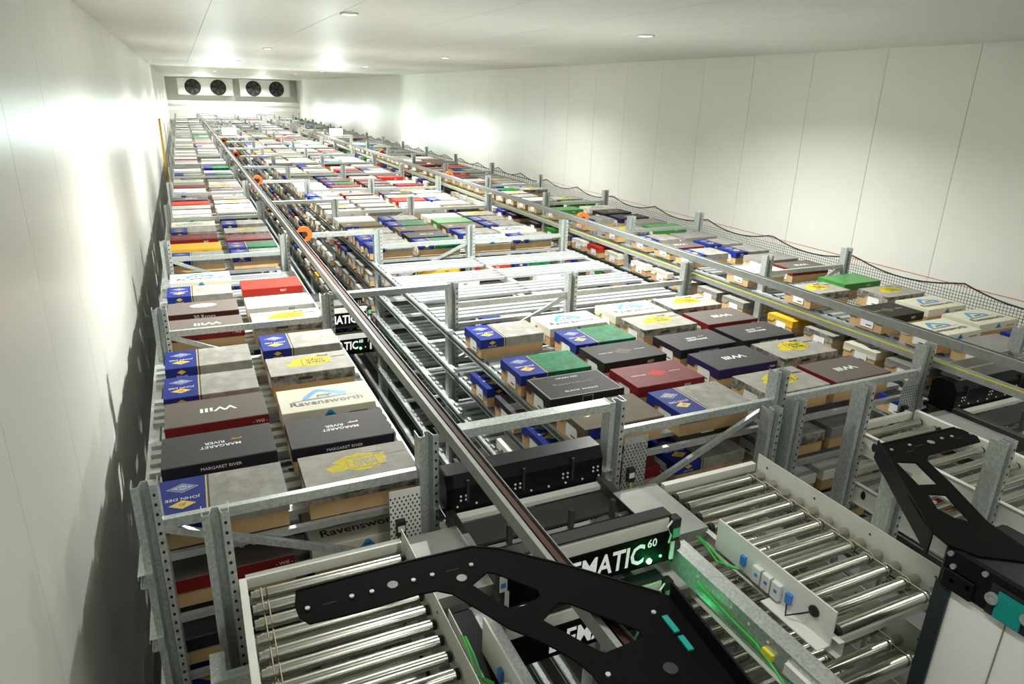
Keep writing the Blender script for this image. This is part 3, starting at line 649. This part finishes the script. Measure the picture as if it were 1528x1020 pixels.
# ------------------------------------------------------------------ shuttles
def make_shuttle(label):
    e = empty('shuttle', (1.54,2.2,Z0), label, 'shuttle', 'shuttle cars in the aisles')
    wL, wR = -0.50, 0.46
    b = MB(); b.prism([(0,-0.07),(0.0,0.10),(0.04,0.16),(0.16,0.16),(0.20,0.12),(0.20,-0.07)], (wR,0.78,0), (wL,0.78,0), BLACKS, up=(0,0,1))
    h = b.obj('rear_housing', e)
    bt = MB()
    for x in (-0.42,-0.39,-0.1,-0.07,0.2,0.23,0.4,0.43):
        for z in (0.02,0.045): bt.cyl((x,0.775,z),(x,0.781,z),0.006,PAPER,8)
    for k in range(9): bt.cyl((-0.44+0.11*k,0.775,-0.015),(-0.44+0.11*k,0.781,-0.015),0.006,PAPER,8)
    bt.obj('bolts', h)['kind'] = 'stuff'
    for x in (-0.38,-0.05,0.26): MB().box(x-0.008,0.772,0.0,x+0.008,0.79,0.135,BLACKR).obj('strap', h)
    MB().prism([(-0.012,-0.025),(0.03,-0.02),(0.03,0.005),(-0.012,0.012)], (wL+0.03,0.75,-0.055), (wR,0.75,-0.055), PAINTW).obj('load_bar', e)
    MB().box(wL+0.06,0.52,-0.10,wR-0.02,0.72,-0.085,DARKM).obj('bed_plate', e)
    for x in (wL-0.01, wR-0.04): MB().box(x,0.04,-0.10,x+0.05,0.78,-0.02,DARKM,0.008).obj('belt_carrier', e)
    for yy in (0.42,0.24):
        MB().bar((wL+0.05,yy,-0.06),(wR-0.03,yy,-0.06),0.03,0.04,DARKM).obj('cross_bar', e)
    for x in (-0.3,0.05,0.3): MB().box(x-0.012,0.40,-0.05,x+0.012,0.425,0.07,DARKM).obj('finger', e)
    MB().box(wL,0.06,-0.10,wR,0.2,-0.09,BLACKS).obj('floor_plate', e)
    f = MB(); f.prism([(0,0.0),(0.0,0.10),(0.03,0.115),(0.06,0.115),(0.06,-0.10),(0,-0.10)], (0.34,0,0.10), (wL,0,0.10), PAINTW); fo = f.obj('front_cover', e)
    MB().box(wL,0.0,0.212,0.35,0.07,0.222,BLACKR).obj('cover_cap', fo)
    MB().box(wL,-0.012,-0.03,0.35,-0.001,0.135,BLACKP).obj('sign_panel', e)
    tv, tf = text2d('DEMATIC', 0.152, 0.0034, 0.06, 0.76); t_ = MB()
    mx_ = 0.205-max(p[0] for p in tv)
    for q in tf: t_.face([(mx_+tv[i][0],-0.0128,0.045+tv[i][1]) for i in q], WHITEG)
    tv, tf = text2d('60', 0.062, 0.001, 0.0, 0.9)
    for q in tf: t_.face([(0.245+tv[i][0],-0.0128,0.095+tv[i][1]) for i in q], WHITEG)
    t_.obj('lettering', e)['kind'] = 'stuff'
    MB().cyl((0.235,-0.02,0.0),(0.235,-0.011,0.0),0.013,GLED,12).obj('status_light', e)
    MB().cyl((0.30,-0.015,0.01),(0.30,-0.011,0.01),0.008,WHITEL,10).obj('button', e)
    s_ = MB().box(0.35,-0.02,0.08,0.40,0.03,0.20,BLACKR,0.004).obj('sensor_head', e)
    MB().box(0.40,-0.01,0.10,0.402,0.025,0.18,PCB).obj('sensor_board', s_); MB().box(0.355,-0.022,0.10,0.395,-0.0201,0.15,mat('sensor_green',(0.1,0.5,0.2),0.4)).obj('sensor_window', s_)
    MB().box(0.36,-0.012,-0.03,0.38,0.02,0.08,WHITEB).obj('sensor_bracket', s_)
    MB().tube([(0.35,-0.01,0.19),(0.31,-0.03,0.18),(0.335,-0.03,0.13),(0.335,-0.02,0.08)],0.005,WHITEB).obj('cable', s_)
    q_ = MB().box(wL-0.05,-0.02,0.06,wL-0.003,0.02,0.16,BLACKR,0.004).obj('sensor_head', e)
    MB().box(wL-0.045,-0.023,0.07,wL-0.01,-0.0201,0.15,WHITEB).box(wL-0.04,-0.0235,0.09,wL-0.016,-0.0231,0.115,PCB).obj('sensor_board', q_); MB().box(wL-0.02,-0.03,-0.03,wL-0.003,-0.021,0.07,WHITEB).obj('sensor_bracket', q_)
    MB().cyl((0.36,0.03,0.03),(0.42,0.03,0.03),0.04,DARKM,16).obj('guide_wheel', e); MB().cyl((wL-0.04,0.03,0.03),(wL,0.03,0.03),0.04,DARKM,16).obj('guide_wheel', e)
    for k in range(5): MB().box(-0.25+0.12*k,0.1,-0.14,-0.19+0.12*k,0.16,-0.101,(GALV,ORANGE,DARKM,PCB,YELLOW)[k]).obj('drive_part', e)
    return e
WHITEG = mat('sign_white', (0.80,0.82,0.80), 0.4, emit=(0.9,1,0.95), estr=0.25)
sh = make_shuttle('shuttle car on the top level at the head of the first aisle')
def led(loc):
    l = bpy.data.lights.new('status_lamp','POINT'); l.energy = 0.22; l.color = (0.05,1,0.3); l.shadow_soft_size = 0.012
    o = bpy.data.objects.new('status_lamp', l); COL.objects.link(o); o.location = loc
led((1.54+0.235,2.2-0.05,Z0)); led((1.54+0.30,2.2-0.05,Z0-0.02))
for x, y, n, lab in ((1.54,2.2,1,'shuttle car directly below the nearest shuttle in the first aisle'),(1.54,8.45,2,'upper distant shuttle car in the first aisle'),(1.54,8.45,3,'lower distant shuttle car in the first aisle'),(5.45,2.05,0,'shuttle car at the head of the second aisle on the right')):
    c = tree_copy(sh); c.location = (x,y,Z0-n*PITCHZ+0.0); c['label'] = lab
    led((x+0.235,y-0.05,Z0-n*PITCHZ))
# loads carried by shuttles
def loose_carton(x, y, z, kd, lab):
    e = empty('carton', (x,y,z), lab, 'carton', 'lidded cartons stored on the racks'); link('box_body', BODYM, e); l = link('lid', LIDM[kd], e); prints(kd, l)
loose_carton(1.54, 8.93, Z0-2*PITCHZ-0.04, 'grey', 'plain grey carton riding on the upper distant shuttle car')
tt = empty('tote', (5.43,2.93,Z0+0.16), 'grey shallow tote lying on the second aisle shuttle', 'tote')
MB().box(-0.40,-0.05,0,0.40,0.10,0.015,GREYB).obj('base', tt)
for q in ((-0.40,-0.05,0.39,-0.04),(-0.40,0.09,0.39,0.10),(-0.40,-0.05,-0.39,0.10),(0.39,-0.05,0.40,0.10)): MB().box(q[0],q[1],0.015,q[2],q[3],0.09,GREYB).obj('side_wall', tt)

# ------------------------------------------------------------------ black lift arms in the foreground
ZA = -1.55
def pts(lst): return [at(x,y,ZA) for x,y in lst]
def arm(label, outer, holes, lip, bolts, slots, discs):
    e = empty('lift_fork', (0,0,0), label, 'lift fork', 'black lift forks over the conveyors')
    outline_plate('arm_plate', pts(outer), [pts(h) for h in holes], 0.006, BLACKP, e)
    L = pts(lip); m = MB()
    for a, b in zip(L[:-1], L[1:]): m.bar(a-Vector((0,0,0.012)), b-Vector((0,0,0.012)), 0.006, 0.036, BLACKS)
    m.obj('flange', e)
    for x, y in bolts:
        p = at(x,y,ZA); MB().cyl(p, p+Vector((0,0,0.008)), 0.008, GALV, 10).obj('bolt', e)
    for x, y in discs:
        p = at(x,y,ZA); MB().cyl(p+Vector((0,0,0.002)), p+Vector((0,0,0.0045)), 0.018, SHEET, 16).obj('round_cap', e)
    for x, y, x2, y2 in slots: MB().bar(at(x,y,ZA)+Vector((0,0,0.0035)), at(x2,y2,ZA)+Vector((0,0,0.0035)), 0.007, 0.001, HOLE).obj('slot', e)
    return e
la = arm('large black cut-out arm across the bottom foreground', [(441,882),(600,840),(704,816),(745,819),(850,845),(985,885),(1012,893),(1030,912),(1100,1010),(1150,1085),(985,1110),(940,1080),(905,1035),(882,1005),(859,986),(829,968),(800,954),(760,938),(700,901),(675,886),(652,881.5),(628,886),(536,913),(462,931),(446,920),(440,905)],
 [[(704.7,873),(727,854),(739,855.5),(802.6,880.4),(806,888),(796.5,900),(763.4,909),(740,897)],[(810,925.6),(833,900),(848,900),(953,940.6),(959.7,951),(902,975),(887,968)]],
 [(441,882),(600,840),(704,816),(745,819),(850,845),(985,885)], [(459,909),(525,891),(555,884),(617,867),(645,859),(703,844),(975,915),(907,1008)],
 [(482,903,503,898),(665,854,684,849)], [(586,873),(689,863)])
# side wall of that arm with the teal belt behind its windows
p0, p1 = at(1000,890,ZA), at(1150,1085,ZA)
m = MB(); m.bar(p0+Vector((0,0,0.03)), p1+Vector((0,0,0.03)), 0.008, 0.06, BLACKS); m.obj('side_wall', la)
for a, b in (((991,921),(1010,945)),((1015,951),(1031,972))):
    q0, q1 = at(*a,ZA), at(*b,ZA); d = (q1-q0)
    MB().bar(q0+Vector((0,0,0.006)), q1+Vector((0,0,0.006)), 0.02, 0.006, TEAL).obj('belt_window', la)
for c_ in ((1000,1000),): 
    p = at(*c_,ZA); MB().cyl(p, p+Vector((0,0,0.01)), 0.022, BLACKR, 14).obj('rubber_stop', la)
hub = at(1075,1060,ZA)
MB().box(hub.x-0.02,hub.y-0.5,0,hub.x+0.12,hub.y+0.02,ZC+ZA-0.01,BLACKP).obj('mast', la)
ra = arm('black cut-out arm above the far right conveyor', [(1309,664),(1424,638),(1436,641),(1458,651),(1463,659),(1386,679),(1383,687),(1420,722),(1474,779),(1528,816),(1560,842),(1460,830),(1413,812),(1392,795),(1372,768),(1340,712)],
 [[(1337,689.4),(1366,690.5),(1398.4,722.8),(1370.4,723.9)],[(1384,737),(1411,739),(1447,779),(1424,773),(1399,760)]],
 [(1309,664),(1424,638)], [(1330,672),(1357,665),(1405,655),(1420,652),(1448,648)], [(1352,676,1364,672),(1365,667,1378,664),(1427,655,1436,653)], [(1389,660)])
p0, p1 = at(1309,664,ZA), at(1392,795,ZA)
m = MB(); m.bar(p0-Vector((0,0,0.02)), p1-Vector((0,0,0.05)), 0.006, 0.10, BLACKS); m.obj('side_wall', ra)
# lift mast on the right: housing with teal belt, dark column edge and white panel, faces square to the aisles
mp = at(1412,808,ZA); mx, my = mp.x, mp.y
mt_ = empty('lift_mast', (mx,my,0), 'white and black lift mast with teal belt at the lower right corner', 'lift mast')
zt = ZC+ZA
MB().box(0.0,-0.75,zt-0.17,0.35,0.0,zt-0.004,BLACKS,0.012).obj('head_housing', mt_)
MB().box(0.012,-0.75,0,0.34,-0.06,zt-0.17,mat('mast_white',(0.88,0.88,0.86),0.4)).obj('white_panel', mt_)
for k in (0.26,0.40): MB().box(0.009,-0.002-k,0,0.0125,0.002-k,zt-0.17,GREYB).obj('panel_joint', mt_)
MB().box(0.0,-0.06,0,0.34,0.0,zt-0.17,mat('mast_profile',(0.03,0.045,0.045),0.35,0.4)).obj('column_profile', mt_)
MB().box(-0.006,-0.33,zt-0.17,-0.0005,-0.19,zt-0.045,HOLE).obj('belt_window', mt_)
MB().box(-0.012,-0.31,zt-0.165,-0.006,-0.22,zt-0.06,TEAL).obj('drive_belt', mt_)
for yy in (-0.205,-0.325): MB().cyl((-0.02,yy,zt-0.10),(0.0,yy,zt-0.10),0.022,GALV,14).obj('pulley', mt_)
for yy, zz in ((-0.03,-0.03),(-0.05,-0.075),(-0.06,-0.13),(-0.12,-0.12),(-0.40,-0.13),(-0.16,-0.03)): MB().cyl((-0.012,yy,zt+zz),(0.0,yy,zt+zz),0.010,GALVL,10).obj('bolt', mt_)
MB().box(-0.012,-0.14,zt-0.17,0.0,-0.02,zt-0.09,BLACKS,0.006).obj('bracket', mt_)

# small machinery around the shuttle lift
for n, nm in enumerate(('upper','lower')):
    e = empty('cable_duct', (0.80,1.15,Z0-0.09-n*PITCHZ), '%s black cable duct between left conveyor and head beam' % nm, 'cable duct', 'black cable ducts')
    MB().box(0,0,0,0.10,1.12,0.05,BLACKS,0.012).obj('duct', e); MB().box(-0.004,0,0.02,0.0,1.12,0.07,PAINTW).obj('edge_strip', e)
ob = empty('cable_bracket', at(915,950,-2.45), 'orange cable bracket low in the first aisle beside the conductor rail', 'bracket')
MB().bar((-0.03,0.06,0.03),(0.0,-0.02,0.03),0.05,0.012,ORANGE).obj('bracket_plate', ob); MB().bar((0.03,0.05,0.02),(0.07,-0.09,0.0),0.02,0.02,ORANGE).obj('arm', ob)
MB().bar((0.0,0.0,0.0),(0.01,-0.05,-0.01),0.008,0.02,YELLOW).obj('yellow_tab', ob); MB().tube([(0.06,0.06,0.02),(0.11,0.03,0.03),(0.12,-0.03,0.01),(0.07,-0.06,-0.01)],0.008,BLACKR).obj('hose', ob)
